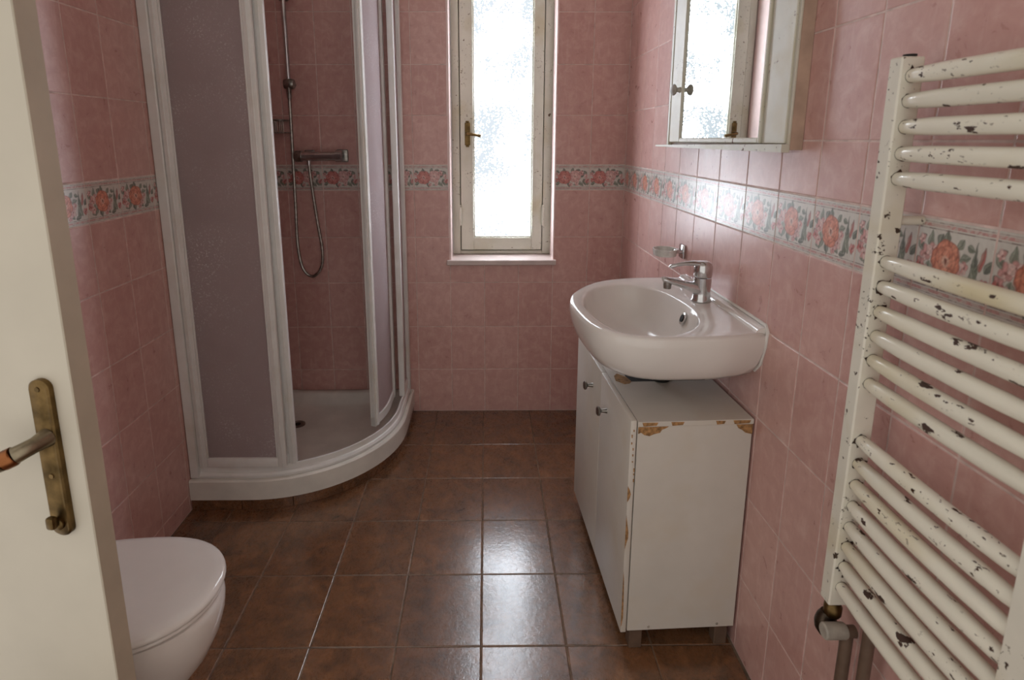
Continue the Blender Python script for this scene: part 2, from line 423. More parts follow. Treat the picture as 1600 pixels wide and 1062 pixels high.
# ------------------------------------------------------------------ setting: floor, ceiling, walls
XL = -2.145
SL = .015                                   # the right wall is not quite square to the others
def XR(y): return -.024-SL*y
ARZ = math.atan(SL)
YN = -3.7
fl = structure(MB().box((XL-.1, YN, -.08), (.12, .12, -.002)).build('floor', 'floor_grout', smooth=False))
FX, FS, FY, FSY = -.832, .2818, -.4032, .3206
_fm = {}
def floor_tile(x0, x1, y0, y1):
    g = .0034; wd, d = x1-x0-g, y1-y0-g
    if wd < .012 or d < .012: return
    k = (round(wd, 3), round(d, 3))
    if k not in _fm:
        a, b = wd/2, d/2; i = .003; vs = []
        for x, y, z in ((a, b, -.008), (a, b, -.0022), (a-i*.45, b-i*.45, -.0006), (a-i, b-i, 0)): vs += [(-x, -y, z), (x, -y, z), (x, y, z), (-x, y, z)]
        fs = [(12, 13, 14, 15)]
        for q in range(3):
            for e in range(4): f = (e+1) % 4; fs.append((q*4+e, q*4+f, (q+1)*4+f, (q+1)*4+e))
        me = bpy.data.meshes.new('floor_tile'); me.from_pydata(vs, [], fs); me.materials.append(MT['floor']); _fm[k] = me
    o = link('floor_tile', _fm[k], ((x0+x1)/2, (y0+y1)/2, 0), fl)
    o.rotation_euler = (random.uniform(-.0012, .0012), random.uniform(-.0012, .0012), 0)
random.seed(3)
xs = [XL]+[FX+i*FS for i in range(-4, 4) if XL+.01 < FX+i*FS < -.02]+[-.003]
ys = [0]+[FY-k*FSY for k in range(0, 11) if FY-k*FSY > YN]
for i in range(len(xs)-1):
    for k in range(len(ys)-1):
        if xs[i+1] < -1.6 and ys[k+1] > -.9 : continue           # under the shower tray
        floor_tile(xs[i], xs[i+1], ys[k+1], ys[k])
structure(MB().box((XL-.1, YN, 2.92), (.12, .12, 3.0)).build('ceiling', 'plaster', smooth=False))

# back wall with the window opening
OX0, OX1, OZ0, OZ1 = -1.028, -.421, .945, 2.76
bw = MB()
for a, b in (((XL-.1, 0), (OX0, 2.92)), ((OX1, 0), (.06, 2.92)), ((OX0, 0), (OX1, OZ0)), ((OX0, OZ1), (OX1, 2.92))):
    bw.box((a[0], .0011, a[1]), (b[0], .27, b[1]))
wb = structure(bw.build('wall_back', 'wall_grout', smooth=False))
bc = [XL, -1.938, -1.738, -1.538, -1.338, -1.2235, -1.0235, -.8235, -.6235, -.4235, -.2235, -.024]
br = [.0015, .273, .5435, .814, 1.0845, 1.355, 1.4995, 1.770, 2.0405, 2.311, 2.5815, 2.852]
cells = []
for i in range(len(bc)-1):
    for k in range(len(br)-1):
        u0, u1, v0, v1 = bc[i], bc[i+1], br[k], br[k+1]
        if i in (6, 7, 8):
            if v0 > .95 and v1 < OZ1: continue
            if v1 > OZ1: v0 = max(v0, OZ1)
            elif v1 > .925: v1 = .922
        cells.append((u0, u1, v0, v1, 1 if k == 5 else None))
tile_wall(wb, (0, 0), 0, cells)

# right wall
wrm = MB(Matrix.Translation((XR(0), 0, 0)) @ Matrix.Rotation(ARZ, 4, 'Z'))
wrm.box((.0011, YN, 0), (.1, .05, 2.92))
wr = structure(wrm.build('wall_right', 'wall_grout', smooth=False))
rc = [0, -.13, -.32, -.51, -.70, -.888, -1.088, -1.291, -1.50, -1.697, -1.876, -2.045, -2.219, -2.385, -2.56, -2.735, -2.91, -3.085, -3.26, -3.435, -3.6]
low = [.0015, .264, .545, .820, 1.092, 1.3525, 1.4985]
far, near = low+[1.787, 2.058, 2.329, 2.60, 2.87], low+[1.636, 1.896, 2.16, 2.42, 2.69, 2.87]
cells = []
for i in range(len(rc)-1):
    rows = far if rc[i] > -1.28 else near
    for k in range(len(rows)-1):
        cells.append((-rc[i], -rc[i+1], rows[k], rows[k+1], 0 if k == 5 else None))
tile_wall(wr, (XR(0), 0), -PI/2+ARZ, cells)

# left wall, ends at the doorway
DOORY = -2.2
wl = structure(MB().box((XL-.1, DOORY, 0), (XL-.0011, .05, 2.92)).build('wall_left', 'wall_grout', smooth=False))
lc = [DOORY, -2.09, -1.907, -1.725, -1.543, -1.361, -1.179, -.97, -.788, -.606, -.424, -.242, -.06, -.002]
lr = [.0015, .083, .342, .598, .853, 1.12, 1.361, 1.502, 1.783, 2.06, 2.33, 2.60, 2.87]
cells = []
for i in range(len(lc)-1):
    for k in range(len(lr)-1): cells.append((lc[i], lc[i+1], lr[k], lr[k+1], 0 if k == 6 else None))
tile_wall(wl, (XL, 0), PI/2, cells)

# ------------------------------------------------------------------ window
YW = .17
rv = MB().box((OX0-.004, .0, OZ0), (OX0+.012, .25, OZ1), .002).box((OX1-.004, .0, OZ0), (OX1+.006, .25, OZ1), .002)
structure(rv.build('trim_1', 'reveal', smooth=False))
structure(MB().box((OX0-.014, -.022, .922), (OX1+.014, .20, .951), .003).build('trim_2', 'marble', smooth=False))
win = structure(link('window_1', None, (-.72, YW, .951)))
def frame_bars(x0, x1, z0, z1, wl_, wr_, wb_, y0, y1, wt=None):
    m = MB().box((x0, y0, z0), (x0+wl_, y1, z1), .003).box((x1-wr_, y0, z0), (x1, y1, z1), .003)
    m.box((x0+wl_, y0, z0), (x1-wr_, y1, z0+wb_), .003).box((x0+wl_, y0, z1-(wt or wb_)), (x1-wr_, y1, z1), .003)
    return m
frame_bars(-1.012, -.415, .952, 2.755, .044, .058, .022, YW, YW+.07).build('frame', 'win_paint', win)
sash = frame_bars(-.963, -.478, .980, 2.73, .076, .061, .076, YW-.012, YW+.045).build('sash', 'win_paint', win)
MB().box((-.887, YW+.012, 1.056), (-.539, YW+.018, 2.655)).build('pane', 'pane', sash, smooth=False)
bd = frame_bars(-.889, -.537, 1.054, 2.657, .01, .01, .01, YW-.006, YW+.01); bd.build('glazing_bead', 'win_paint', sash)
frame_bars(-.972, -.469, .970, 2.738, .013, .013, .013, YW+.045, YW+.05).build('dark_backing', 'dark', win, smooth=False)  # dark backing added to paint the groove's shade between sash and frame
hp = MB().box((-.937, YW-.017, 1.605), (-.905, YW-.012, 1.735), .002).box((-.931, YW-.019, 1.735), (-.911, YW-.012, 1.745), .002).box((-.931, YW-.019, 1.595), (-.911, YW-.012, 1.605), .002)
hp.build('handle_plate', 'brass', win)
MB().tube([(-.921, YW-.015, 1.672), (-.921, YW-.05, 1.672), (-.912, YW-.058, 1.671), (-.88, YW-.06, 1.665), (-.842, YW-.058, 1.658)], [.011, .009, .009, .008, .009], 10).build('handle', 'brass', win)
for x in (-.967, -.473):
    MB().tube([(x, YW-.016, 1.13), (x, YW-.016, 1.24)], .008, 8).lathe([(.0, 0), (.008, .004), (.004, .012), (.0, .016)], (x, YW-.016, 1.24), n=8).build('hinge', 'win_paint', win)

# ------------------------------------------------------------------ shower tray
TX, TY, TR = -1.255, -.965, .62
def quad(off=0, a0=0., a1=90., n=22, ends=True):
    """plan outline of the quadrant, from the left wall round to the back wall, inset by off"""
    cx, cy, r = TX-TR, TY+TR, TR-off
    pts = [(XL+.002, TY+off), (XL+.12, TY+off)] if ends else []
    for k in range(n+1):
        a = R(-90+a0+(a1-a0)*k/n); pts.append((cx+r*math.cos(a), cy+r*math.sin(a)))
    if ends: pts += [(TX-off, -.15), (TX-off, -.003)]
    return pts
tray = thing('shower_tray', 'white curved quadrant shower tray with a front skirt in the corner', 'shower tray', (-1.7, -.5, 0))
sk = MB().sweep(quad(), [(-.0175, .052), (0, .052), (0, .140), (-.006, .1465), (-.0175, .1465)])
sk.build('skirt', 'tray', tray)
inner = quad(.055)+[(XL+.045, -.045)]
def scale_loop(pts, s, z, c=(-1.8, -.42)): return [Vector((c[0]+(x-c[0])*s, c[1]+(y-c[1])*s, z)) for x, y in pts]
outer = quad(.018)+[(XL+.002, -.003)]
def inset(loop, off, z):
    c = (-1.78, -.43); out = []
    for x, y in loop:
        v = Vector((c[0]-x, c[1]-y)); l = v.length; v = v/l*off; out.append(Vector((x+v.x, y+v.y, z)))
    return out
# rim outline with rounded back corner
loopo = quad(.018, n=22)
back = [(TX-.018, -.003)]; bl = [(-1.5+(-.6)*k/6, -.003) for k in range(7)]; ll = [(XL+.002, -.1-.8*k/6) for k in range(7)]
full = quad(.018)+bl+[(XL+.002, -.003)]+ll
tb = MB().loft([inset(full, 0, .06), inset(full, 0, .142), inset(full, .004, .1465), inset(full, .045, .1465), inset(full, .055, .141), inset(full, .085, .098), inset(full, .12, .086), inset(full, .3, .082), inset(full, .36, .080)], True, True)
tb.build('basin', 'tray', tray, ang=50)
dr = MB().lathe([(.0, .0), (.042, .0), (.042, .003), (.03, .004), (.028, .002), (.0, .002)], (-1.868, -.32, .0815), n=20).build('drain', 'dull_chrome', tray)
MB().lathe([(.0, .0), (.017, .0), (.017, .0012), (.0, .0012)], (-1.868, -.32, .0838), n=14).build('drain_hole', 'dark', dr)
# brown plinth tiles below the skirt
pq = quad(.006, n=44); acc = [0]
for a, b in zip(pq, pq[1:]): acc.append(acc[-1]+math.dist(a, b))
def along(s):
    for k in range(len(pq)-1):
        if s <= acc[k+1]+1e-9:
            t = (s-acc[k])/(acc[k+1]-acc[k]); return (pq[k][0]+(pq[k+1][0]-pq[k][0])*t, pq[k][1]+(pq[k+1][1]-pq[k][1])*t)
    return pq[-1]
nseg = 7
for k in range(nseg):
    s0, s1 = acc[-1]*k/nseg+.0015, acc[-1]*(k+1)/nseg-.0015
    MB().sweep([along(s0+(s1-s0)*j/8) for j in range(9)], [(-.012, .001), (0, .001), (0, .050), (-.012, .050)]).build('plinth_tile', 'plinth', tray)

# ------------------------------------------------------------------ shower enclosure
enc = thing('shower_enclosure', 'white framed quadrant shower enclosure with frosted panels and doors slid open', 'shower', (-1.7, -.5, .15))
ZB, ZT = .1475, 2.40
MB().sweep(quad(.022), [(-.03, ZB+.012), (-.03, ZB), (0, ZB), (.002, ZB+.012), (-.004, ZB+.022), (-.012, ZB+.024), (-.013, ZB+.05), (-.021, ZB+.05), (-.021, ZB+.03), (-.03, ZB+.03)]).build('bottom_track', 'alu', enc, ang=25)
MB().sweep(quad(.022), [(-.05, ZT), (-.05, ZT+.045), (0, ZT+.045), (0, ZT)]).build('top_track', 'alu', enc)
MB().box((XL+.001, TY+.018, ZB), (XL+.042, TY+.06, ZT), .004).box((XL+.03, TY+.052, ZB+.04), (XL+.08, TY+.0555, ZT), .001).build('wall_profile', 'alu', enc)
MB().box((TX-.064, -.04, ZB), (TX-.018, -.001, ZT), .004).build('wall_profile', 'alu', enc)
def flat_panel(x0, x1, y, zb, zt, st, name):
    m = MB().box((x0, y, zb), (x0+st, y+.024, zt), .004, 2).box((x1-st, y, zb), (x1, y+.024, zt), .004, 2)
    m.box((x0+st, y, zb), (x1-st, y+.024, zb+.044), .004, 2).box((x0+st, y, zt-.044), (x1-st, y+.024, zt), .004, 2)
    for xa in (x0+st*.42, x1-st*.58): m.box((xa, y-.005, zb), (xa+st*.16, y+.002, zt), .0015)
    f = m.build(name, 'alu', enc)
    MB().box((x0+st-.004, y+.010, zb+.04), (x1-st+.004, y+.014, zt-.04)).build('pane', 'frost', f, smooth=False)
    bead = MB()
    for xa in (x0+st, x1-st-.008): bead.box((xa, y+.003, zb+.044), (xa+.008, y+.010, zt-.044), .002)
    bead.build('bead', 'alu', f)
    return f
flat_panel(XL+.043, -1.712, TY+.026, ZB+.05, ZT, .036, 'fixed_panel')
flat_panel(XL+.075, -1.676, TY+.056, ZB+.05, ZT, .034, 'sliding_door')
# right: curved sliding door, slid towards the back wall, and the fixed strip beyond it
def curved_panel(pts, zb, zt, name, st=.038, lead=True):
    m = MB()
    m.sweep(pts, [(-.012, zb), (.010, zb), (.010, zb+.044), (-.012, zb+.044)])
    m.sweep(pts, [(-.012, zt-.044), (.010, zt-.044), (.010, zt), (-.012, zt)])
    def stile(p, q):
        p, q = Vector(p), Vector(q); t = (q-p).normalized(); nr = Vector((t.y, -t.x)); a = [p-nr*.014, p+nr*.013, p+t*st+nr*.013, p+t*st-nr*.014]
        m.loft([[Vector((v.x, v.y, z)) for v in a] for z in (zb-.004, zt+.004)])
        b = [p+t*st*.35+nr*.013, p+t*st*.35+nr*.019, p+t*st*.75+nr*.019, p+t*st*.75+nr*.013]
        m.loft([[Vector((v.x, v.y, z)) for v in b] for z in (zb, zt)])
    stile(pts[0], pts[1]); stile(pts[-1], pts[-2])
    f = m.build(name, 'alu', enc)
    MB().sweep(pts, [(-.003, zb+.04), (.001, zb+.04), (.001, zt-.04), (-.003, zt-.04)]).build('pane', 'frost', f)
    return f
cx, cy = TX-TR, TY+TR
def arc(off, a0, a1, n=14):
    r = TR-off; return [(cx+r*math.cos(R(-90+a0+(a1-a0)*k/n)), cy+r*math.sin(R(-90+a0+(a1-a0)*k/n))) for k in range(n+1)]
dp = arc(.095, 66, 90, 11)+[(TX-.095, -.30), (TX-.095, -.24), (TX-.095, -.18)]
curved_panel(dp, ZB+.05, ZT, 'sliding_door')
MB().box((TX-.058, -.215, ZB+.05), (TX-.026, -.178, ZT), .004, 2).box((TX-.05, -.178, ZB+.05), (TX-.03, -.04, ZB+.09), .003).box((TX-.05, -.178, ZT-.04), (TX-.03, -.04, ZT), .003).build('fixed_panel', 'alu', enc)
MB().box((TX-.044, -.18, ZB+.085), (TX-.039, -.038, ZT-.035)).build('pane', 'frost', enc, smooth=False)

# ------------------------------------------------------------------ shower fittings on the back wall
rail = thing('shower_rail', 'chrome vertical shower rail with sliding holder on the tiles inside the shower', 'shower rail', (-1.876, -.05, 1.85))
MB().tube([(-1.876, -.055, 1.90), (-1.876, -.055, 2.50)], .0128, 12).build('rail', 'chrome', rail)
MB().lathe([(.0, -.028), (.024, -.026), (.029, -.012), (.029, .012), (.024, .026), (.0, .028)], (-1.872, -.058, 1.932), 'X', 16).tube([(-1.872, -.058, 1.932), (-1.866, -.002, 1.932)], .014, 10).build('holder', 'dull_chrome', rail)
MB().lathe([(.0, -.024), (.022, -.022), (.026, 0), (.022, .022), (.0, .024)], (-1.874, -.05, 2.375), 'X', 16).tube([(-1.874, -.05, 2.375), (-1.874, -.002, 2.375)], .013, 10).build('bracket', 'dull_chrome', rail)
mixr = thing('shower_mixer', 'chrome bar thermostatic shower mixer with a looped metal hose', 'shower mixer', (-1.71, -.06, 1.53))
MB().tube([(-1.835, -.068, 1.549), (-1.61, -.068, 1.549)], .026, 16).build('body', 'chrome', mixr)
MB().lathe([(.0, -.022), (.023, -.022), (.031, -.014), (.031, .02), (.0, .02)], (-1.845, -.068, 1.549), 'X', 16).build('diverter_knob', 'dull_chrome', mixr)
MB().lathe([(.0, 0), (.032, 0), (.032, .03), (.027, .036), (.0, .036)], (-1.64, -.068, 1.549), 'X', 16).build('temperature_knob', 'chrome', mixr)
MB().box((-1.652, -.016, 1.515), (-1.585, -.0005, 1.585), .008, 2).tube([(-1.62, -.016, 1.549), (-1.62, -.066, 1.549)], .016, 10).build('wall_plate', 'dull_chrome', mixr)
MB().box((-1.83, -.016, 1.52), (-1.77, -.0005, 1.582), .008, 2).tube([(-1.80, -.016, 1.549), (-1.80, -.066, 1.549)], .016, 10).build('wall_plate', 'dull_chrome', mixr)
MB().lathe([(.0, -.03), (.009, -.03), (.011, 0), (.0, 0)], (-1.79, -.068, 1.528), 'Z', 12).build('outlet', 'chrome', mixr)
def catmull(pts, n=10):
    P_ = [Vector(p) for p in pts]; P_ = [P_[0]*2-P_[1]]+P_+[P_[-1]*2-P_[-2]]; out = []
    for i in range(1, len(P_)-2):
        for k in range(n):
            t = k/n; a, b, c, d = P_[i-1:i+3]
            out.append(.5*((2*b)+(c-a)*t+(2*a-5*b+4*c-d)*t*t+(3*b-a-3*c+d)*t**3))
    out.append(P_[-2]); return out
hose = catmull([(-1.79, -.068, 1.50), (-1.785, -.062, 1.4), (-1.77, -.05, 1.2), (-1.752, -.045, 1.02), (-1.765, -.045, .915), (-1.815, -.045, .865), (-1.868, -.045, .91), (-1.89, -.045, 1.05), (-1.885, -.05, 1.3), (-1.878, -.06, 1.6), (-1.872, -.07, 1.86)], 9)
hm = MB().tube(hose, [.0088 if k % 2 else .0076 for k in range(len(hose))], 8)
hm.lathe([(.0, 0), (.008, 0), (.013, .02), (.013, .055), (.010, .07), (.0, .07)], (-1.872, -.07, 1.845), 'Z', 12).build('hose', 'copper' if 0 else 'dull_chrome', mixr)
bk = thing('wire_basket', 'small chrome wire soap basket on the tiles beside the shower rail', 'basket', (-2.0, -.05, 1.67))
wire = MB()
bx0, bx1 = -2.09, -1.905
for z, rr in ((1.742, .005), (1.676, .003)):
    loop = [(bx0, -.006, z), (bx0, -.07, z), (bx0+.03, -.1, z), (bx1-.03, -.1, z), (bx1, -.07, z), (bx1, -.006, z), (bx0, -.006, z)]
    wire.tube(loop, rr, 6)
wire.build('rim', 'dull_chrome', bk)
wv = MB()
for k in range(19):
    x = bx0+.008+(bx1-bx0-.016)*k/18; wv.tube([(x, -.098 if .03 < x-bx0 < bx1-bx0-.03 else -.085, 1.742), (x, -.098 if .03 < x-bx0 < bx1-bx0-.03 else -.085, 1.676), (x, -.006, 1.676)], .003, 5)
wv.build('wires', 'dull_chrome', bk)
MB().box((-2.02, -.008, 1.69), (-1.975, -.0005, 1.745), .003).build('bracket', 'dull_chrome', bk)

# ------------------------------------------------------------------ vanity unit (stands a little askew)
A0 = math.atan2(.035, .76)
VX = Matrix.Translation((-.002, -1.692, 0)) @ Matrix.Rotation(A0, 4, 'Z')
VL, VD, V0, V1 = .775, .357, .078, .812      # local: x 0..-VD away from the wall, y 0..VL away from the camera
van = thing('vanity_unit', 'worn white two door vanity cupboard with chipped edges under the washbasin', 'cupboard', (-.2, -1.3, 0))
MB(VX).box((-VD, 0, V0), (-.004, .018, V1-.016), .001).build('side_panel', 'vanity', van, smooth=False)
MB(VX).box((-VD, VL-.018, V0), (-.004, VL, V1-.016), .001).build('side_panel', 'vanity', van, smooth=False)
MB(VX).box((-VD, -.002, V1-.016), (-.002, VL, V1), .001).build('top', 'vanity', van, smooth=False)
MB(VX).box((-VD, .018, V0), (-.004, VL-.018, V0+.016)).build('bottom', 'vanity', van, smooth=False)
MB(VX).box((-.01, .018, V0), (-.004, VL-.018, V1-.016)).build('back_panel', 'vanity', van, smooth=False)
for y0, y1, ky in ((.0, .366, .275), (.369, VL, .49)):
    d = MB(VX).box((-VD-.022, y0, V0-.006), (-VD-.003, y1, V1+.004), .003, 2).build('door', 'vanity', van)
    MB(VX).lathe([(.0, .0), (.009, -.0), (.007, -.008), (.006, -.02), (.016, -.026), (.017, -.032), (.012, -.036), (.0, -.037)], (-VD-.022, ky, .712), 'X', 16).build('knob', 'dull_chrome', d)
for x, y in ((-VD+.012, .01), (-.06, .01), (-VD+.012, VL-.05), (-.06, VL-.05)):
    MB(VX).box((x, y, .0005), (x+.042, y+.04, V0), .002).build('leg', 'pipe', van, smooth=False)
# bare chipboard where the laminate has broken away
def patch(poly, y=-.0008, th=.001, name='chipped_patch'):
    MB(VX).prism(poly, y, y+th).build(name, 'chipboard', van, smooth=False)
zt = V1-.017
patch([(-VD+.001, zt), (-VD+.094, zt), (-VD+.085, zt-.006), (-VD+.074, zt-.010), (-VD+.068, zt-.02), (-VD+.05, zt-.024), (-VD+.036, zt-.03), (-VD+.02, zt-.026), (-VD+.01, zt-.018), (-VD+.001, zt-.022)])
patch([(-.004, zt), (-.055, zt), (-.048, zt-.012), (-.036, zt-.018), (-.026, zt-.027), (-.004, zt-.033)])
for x0, x1 in ((-VD+.012, -VD+.06), (-VD+.1, -VD+.14), (-.12, -.09), (-.066, -.012)):
    patch([(x0, V1-.002), (x1, V1-.003), (x1-.004, V1-.012), (x0+.004, V1-.014)], -.003, name='chipped_edge')
MB(VX).box((-.30, .29, V1), (-.03, .62, V1+.0008)).build('cut_out_shade', 'dark', van, smooth=False)  # dark sheet paints the shadowed opening in the top beneath the basin
flat = [(-.345, .30), (-.322, .27), (-.302, .275), (-.292, .29), (-.30, .33), (-.325, .36), (-.34, .34)]
MB(VX).loft([[Vector((x, y, z)) for x, y in flat] for z in (V1, V1+.001)]).build('chipped_patch', 'chipboard', van, smooth=False)
def dpatch(pts):           # worn strip on the near door's end, polygon in (x,z)
    MB(VX).prism(pts, -.0007, .0005).build('chipped_edge', 'chipboard', van, smooth=False)
xd = -VD-.0215
dpatch([(xd, .60), (xd+.006, .588), (xd+.0105, .572), (xd+.007, .558), (xd+.003, .55), (xd, .545)])
dpatch([(xd, .50), (xd+.003, .48), (xd+.009, .44), (xd+.009, .42), (xd+.004, .40), (xd, .38)])
dpatch([(xd, .30), (xd+.003, .27), (xd+.005, .2), (xd+.006, .13), (xd+.002, .10), (xd, .095)])
for k in range(9):
    z = .79-k*.021+random.uniform(-.004, .004); x = xd+random.choice((.003, .008, .014)); hh = random.uniform(.004, .013)
    dpatch([(x, z), (x+.004, z-.001), (x+.0035, z-hh), (x+.0005, z-hh)])
for x in (-VD+.07, -.06):
    MB(VX).lathe([(.0, -.002), (.004, -.0015), (.005, .001), (.0, .001)], (x, 0, V0+.012), 'Y', 10).build('screw_cap', 'cap', van)

# ------------------------------------------------------------------ washbasin
RIM = 1.09
basin = thing('washbasin', 'white ceramic wall hung washbasin above the chipped cupboard', 'washbasin', (-.25, -1.39, .82))
op = [(-.002, -1.715), (-.118, -1.748), (-.26, -1.757), (-.34, -1.754), (-.423, -1.728), (-.488, -1.655), (-.516, -1.53), (-.524, -1.40), (-.510, -1.30), (-.481, -1.225), (-.425, -1.14), (-.354, -1.072), (-.27, -1.035), (-.187, -1.02), (-.10, -1.018), (-.006, -1.018)]
bp_ = [(-.478, -1.40), (-.455, -1.28), (-.415, -1.205), (-.36, -1.16), (-.29, -1.135), (-.22, -1.16), (-.165, -1.24), (-.136, -1.36), (-.128, -1.47), (-.142, -1.56), (-.185, -1.645), (-.26, -1.708), (-.335, -1.722), (-.413, -1.69), (-.452, -1.60), (-.472, -1.50)]
BC = Vector((-.30, -1.42))
def radial(poly, closed, n=64):
    pts = [Vector(p) for p in poly]; seg = list(zip(pts, pts[1:]+pts[:1])); out = []
    for k in range(n):
        d = Vector((math.cos(2*PI*k/n), math.sin(2*PI*k/n))); best = 0
        for a, b in seg:
            e = b-a; den = d.x*e.y-d.y*e.x
            if abs(den) < 1e-9: continue
            q = a-BC; t = (q.x*e.y-q.y*e.x)/den; s = (q.x*d.y-q.y*d.x)/den
            if t > 0 and -1e-6 <= s <= 1+1e-6: best = max(best, t)
        out.append(best)
    return out
def smooth_poly(poly, n=5, closed=True):
    m = len(poly); out = []
    for i in range(m):
        a, b, c, d = [Vector(poly[(i+q-1) % m]) for q in range(4)]
        for k in range(n):
            t = k/n; out.append(.5*((2*b)+(c-a)*t+(2*a-5*b+4*c-d)*t*t+(3*b-a-3*c+d)*t**3))
    return [tuple(p) for p in out]
NB = 72
ro = radial([op[-1], op[0]]+[p for p in smooth_poly(op)[5:-9]], True, NB); rb = radial(smooth_poly(bp_), True, NB)
wallx = -.002
def oloop(s, z, off=0, cen=(0, 0), keepwall=True):
    l = []
    for k in range(NB):
        d = Vector((math.cos(2*PI*k/NB), math.sin(2*PI*k/NB))); r = (ro[k]-off)*s
        p = BC+d*r+Vector(cen)*(1-s)
        l.append(Vector((min(p.x, wallx), p.y, z)))
    return l
def bloop(s, z, off=0, cen=(.0, 0)):
    return [Vector((BC.x+math.cos(2*PI*k/NB)*(rb[k]-off)*s+cen[0]*(1-s), BC.y+math.sin(2*PI*k/NB)*(rb[k]-off)*s+cen[1]*(1-s), z)) for k in range(NB)]
wc = (.14, 0)       # underside drifts back to the wall
lo = [oloop(.22, .905, 0, wc), oloop(.45, .910, 0, wc), oloop(.66, .920, 0, wc), oloop(.80, .937, 0, wc), oloop(.885, .957, 0, wc), oloop(.945, .99, 0, wc), oloop(.985, 1.03, 0, wc), oloop(1, 1.06), oloop(1, RIM-.012), oloop(1, RIM-.005, .002), oloop(1, RIM, .009), oloop(1, RIM+.001, .020),
      bloop(1, RIM-.001, -.010), bloop(1, RIM-.004, -.003), bloop(1, RIM-.010, .001), bloop(1, 1.06, .008), bloop(.93, 1.02, .01), bloop(.82, .985, .01, (.02, 0)), bloop(.66, .958, .01, (.03, 0)), bloop(.45, .942, .01, (.04, 0)), bloop(.12, .935, .01, (.05, 0))]
MB().loft(lo).build('bowl', 'ceramic', basin, ang=60)
lip = MB().sweep([(-.0, -1.03), (-.0, -1.25), (-.0, -1.5), (-.0, -1.71)], [(.001, RIM-.012), (.032, RIM-.012), (.031, RIM+.003), (.026, RIM+.011), (.018, RIM+.014), (.001, RIM+.015)])
lip.build('back_ledge', 'ceramic', basin, ang=60)
MB().tube([(-.0005, -1.028, RIM+.02), (-.0005, -1.3, RIM+.02), (-.0005, -1.705, RIM+.02), (-.0005, -1.717, RIM+.006), (-.0005, -1.712, 1.05), (-.001, -1.69, .985), (-.001, -1.66, .955)], .0055, 8).build('sealant', 'seal', basin)
ov = MB(); ov.lathe([(.0, -.002), (.021, -.002), (.021, .002), (.013, .003), (.0, .003)], (0, 0, 0), 'X', 18)
ov.xf = Matrix.Translation((-.1475, -1.43, 1.045)) @ Matrix.Rotation(R(22), 4, 'Y') @ Matrix.Rotation(R(178), 4, 'Z')
ovr = ov.build('overflow_ring', 'chrome', basin)
oh = MB(); oh.lathe([(.0, 0), (.013, 0), (.013, .0015), (.0, .0015)], (.0035, 0, 0), 'X', 16); oh.xf = ov.xf
oh.build('overflow_hole', 'dark', ovr)
MB().lathe([(.0, 0), (.028, 0), (.028, .003), (.0, .004)], (-.258, -1.42, .9355), n=18).build('drain', 'chrome', basin)
MB().lathe([(.0, .8130), (.03, .8130), (.03, .86), (.042, .87), (.042, .9), (.05, .915), (.0, .915)], (-.20, -1.40, 0), n=18).build('waste_pipe', 'dark', basin)
MB().box((-.20, -1.43, .862), (.0, -1.40, .885), .004).build('wall_bracket', 'dark', basin)

# faucet
fa = thing('basin_faucet', 'chrome single lever mixer tap on the washbasin deck', 'tap', (-.062, -1.392, RIM))
fx, fy, fz = -.068, -1.372, RIM+.0016
MB().lathe([(.0, 0), (.033, 0), (.0335, .004), (.030, .010), (.0285, .035), (.0295, .055), (.030, .083), (.0, .083)], (fx, fy, fz), n=28).build('body', 'chrome', fa, ang=50)
sp = MB(); secs = []
for x, z, a, b in ((fx+.002, .034, .027, .030), (fx-.03, .045, .024, .024), (fx-.062, .057, .020, .0165), (fx-.1, .068, .0185, .0135), (fx-.128, .0745, .018, .012), (fx-.137, .0755, .015, .009)):
    secs.append([Vector((x+math.sin(q)*b*-.3, fy+math.cos(q)*a, fz+z+math.sin(q)*b)) for q in [2*PI*k/20 for k in range(20)]])
sp.loft(secs).build('spout', 'chrome', fa, ang=60)
MB().lathe([(.0, -.018), (.0125, -.018), (.014, -.004), (.014, .004), (.0, .004)], (fx-.12, fy, fz+.062), n=16).build('aerator', 'dull_chrome', fa)
MB().lathe([(.0, .086), (.029, .086), (.031, .092), (.031, .120), (.028, .132), (.018, .139), (.0, .141)], (fx, fy, fz), n=28).build('cap', 'chrome', fa, ang=50)
lv = MB(); secs = []
for x, z, a, b in ((fx-.005, .128, .023, .012), (fx-.035, .133, .0175, .009), (fx-.065, .1315, .0135, .0065), (fx-.092, .127, .0115, .006), (fx-.11, .1225, .0105, .0072), (fx-.117, .1205, .007, .005)):
    secs.append([Vector((x, fy+math.cos(q)*a, fz+z+math.sin(q)*b)) for q in [2*PI*k/18 for k in range(18)]])
lv.loft(secs).build('lever', 'chrome', fa, ang=60)

# soap dish
sd = thing('soap_dish', 'small clear soap dish holder on the tiles behind the tap', 'soap dish', (-.06, -1.0, 1.18))
MB().box((XR(-1)-.012, -1.026, 1.165), (XR(-1)-.0005, -.974, 1.222), .004, 2).build('wall_plate', 'chrome', sd)
dm = MB()
def ell(rx, ry, z, cxx=-.086, cyy=-1.0, n=28): return [Vector((cxx+rx*math.cos(2*PI*k/n), cyy+ry*math.sin(2*PI*k/n), z)) for k in range(n)]
dm.loft([ell(.036, .045, 1.176), ell(.044, .053, 1.178), ell(.048, .057, 1.202), ell(.048, .057, 1.205), ell(.043, .052, 1.205), ell(.040, .049, 1.184), ell(.02, .02, 1.183)])
dm.build('dish', 'dish', sd)
MB().box((-.05, -1.018, 1.186), (XR(-1)-.01, -.982, 1.202), .003).build('arm', 'chrome', sd)

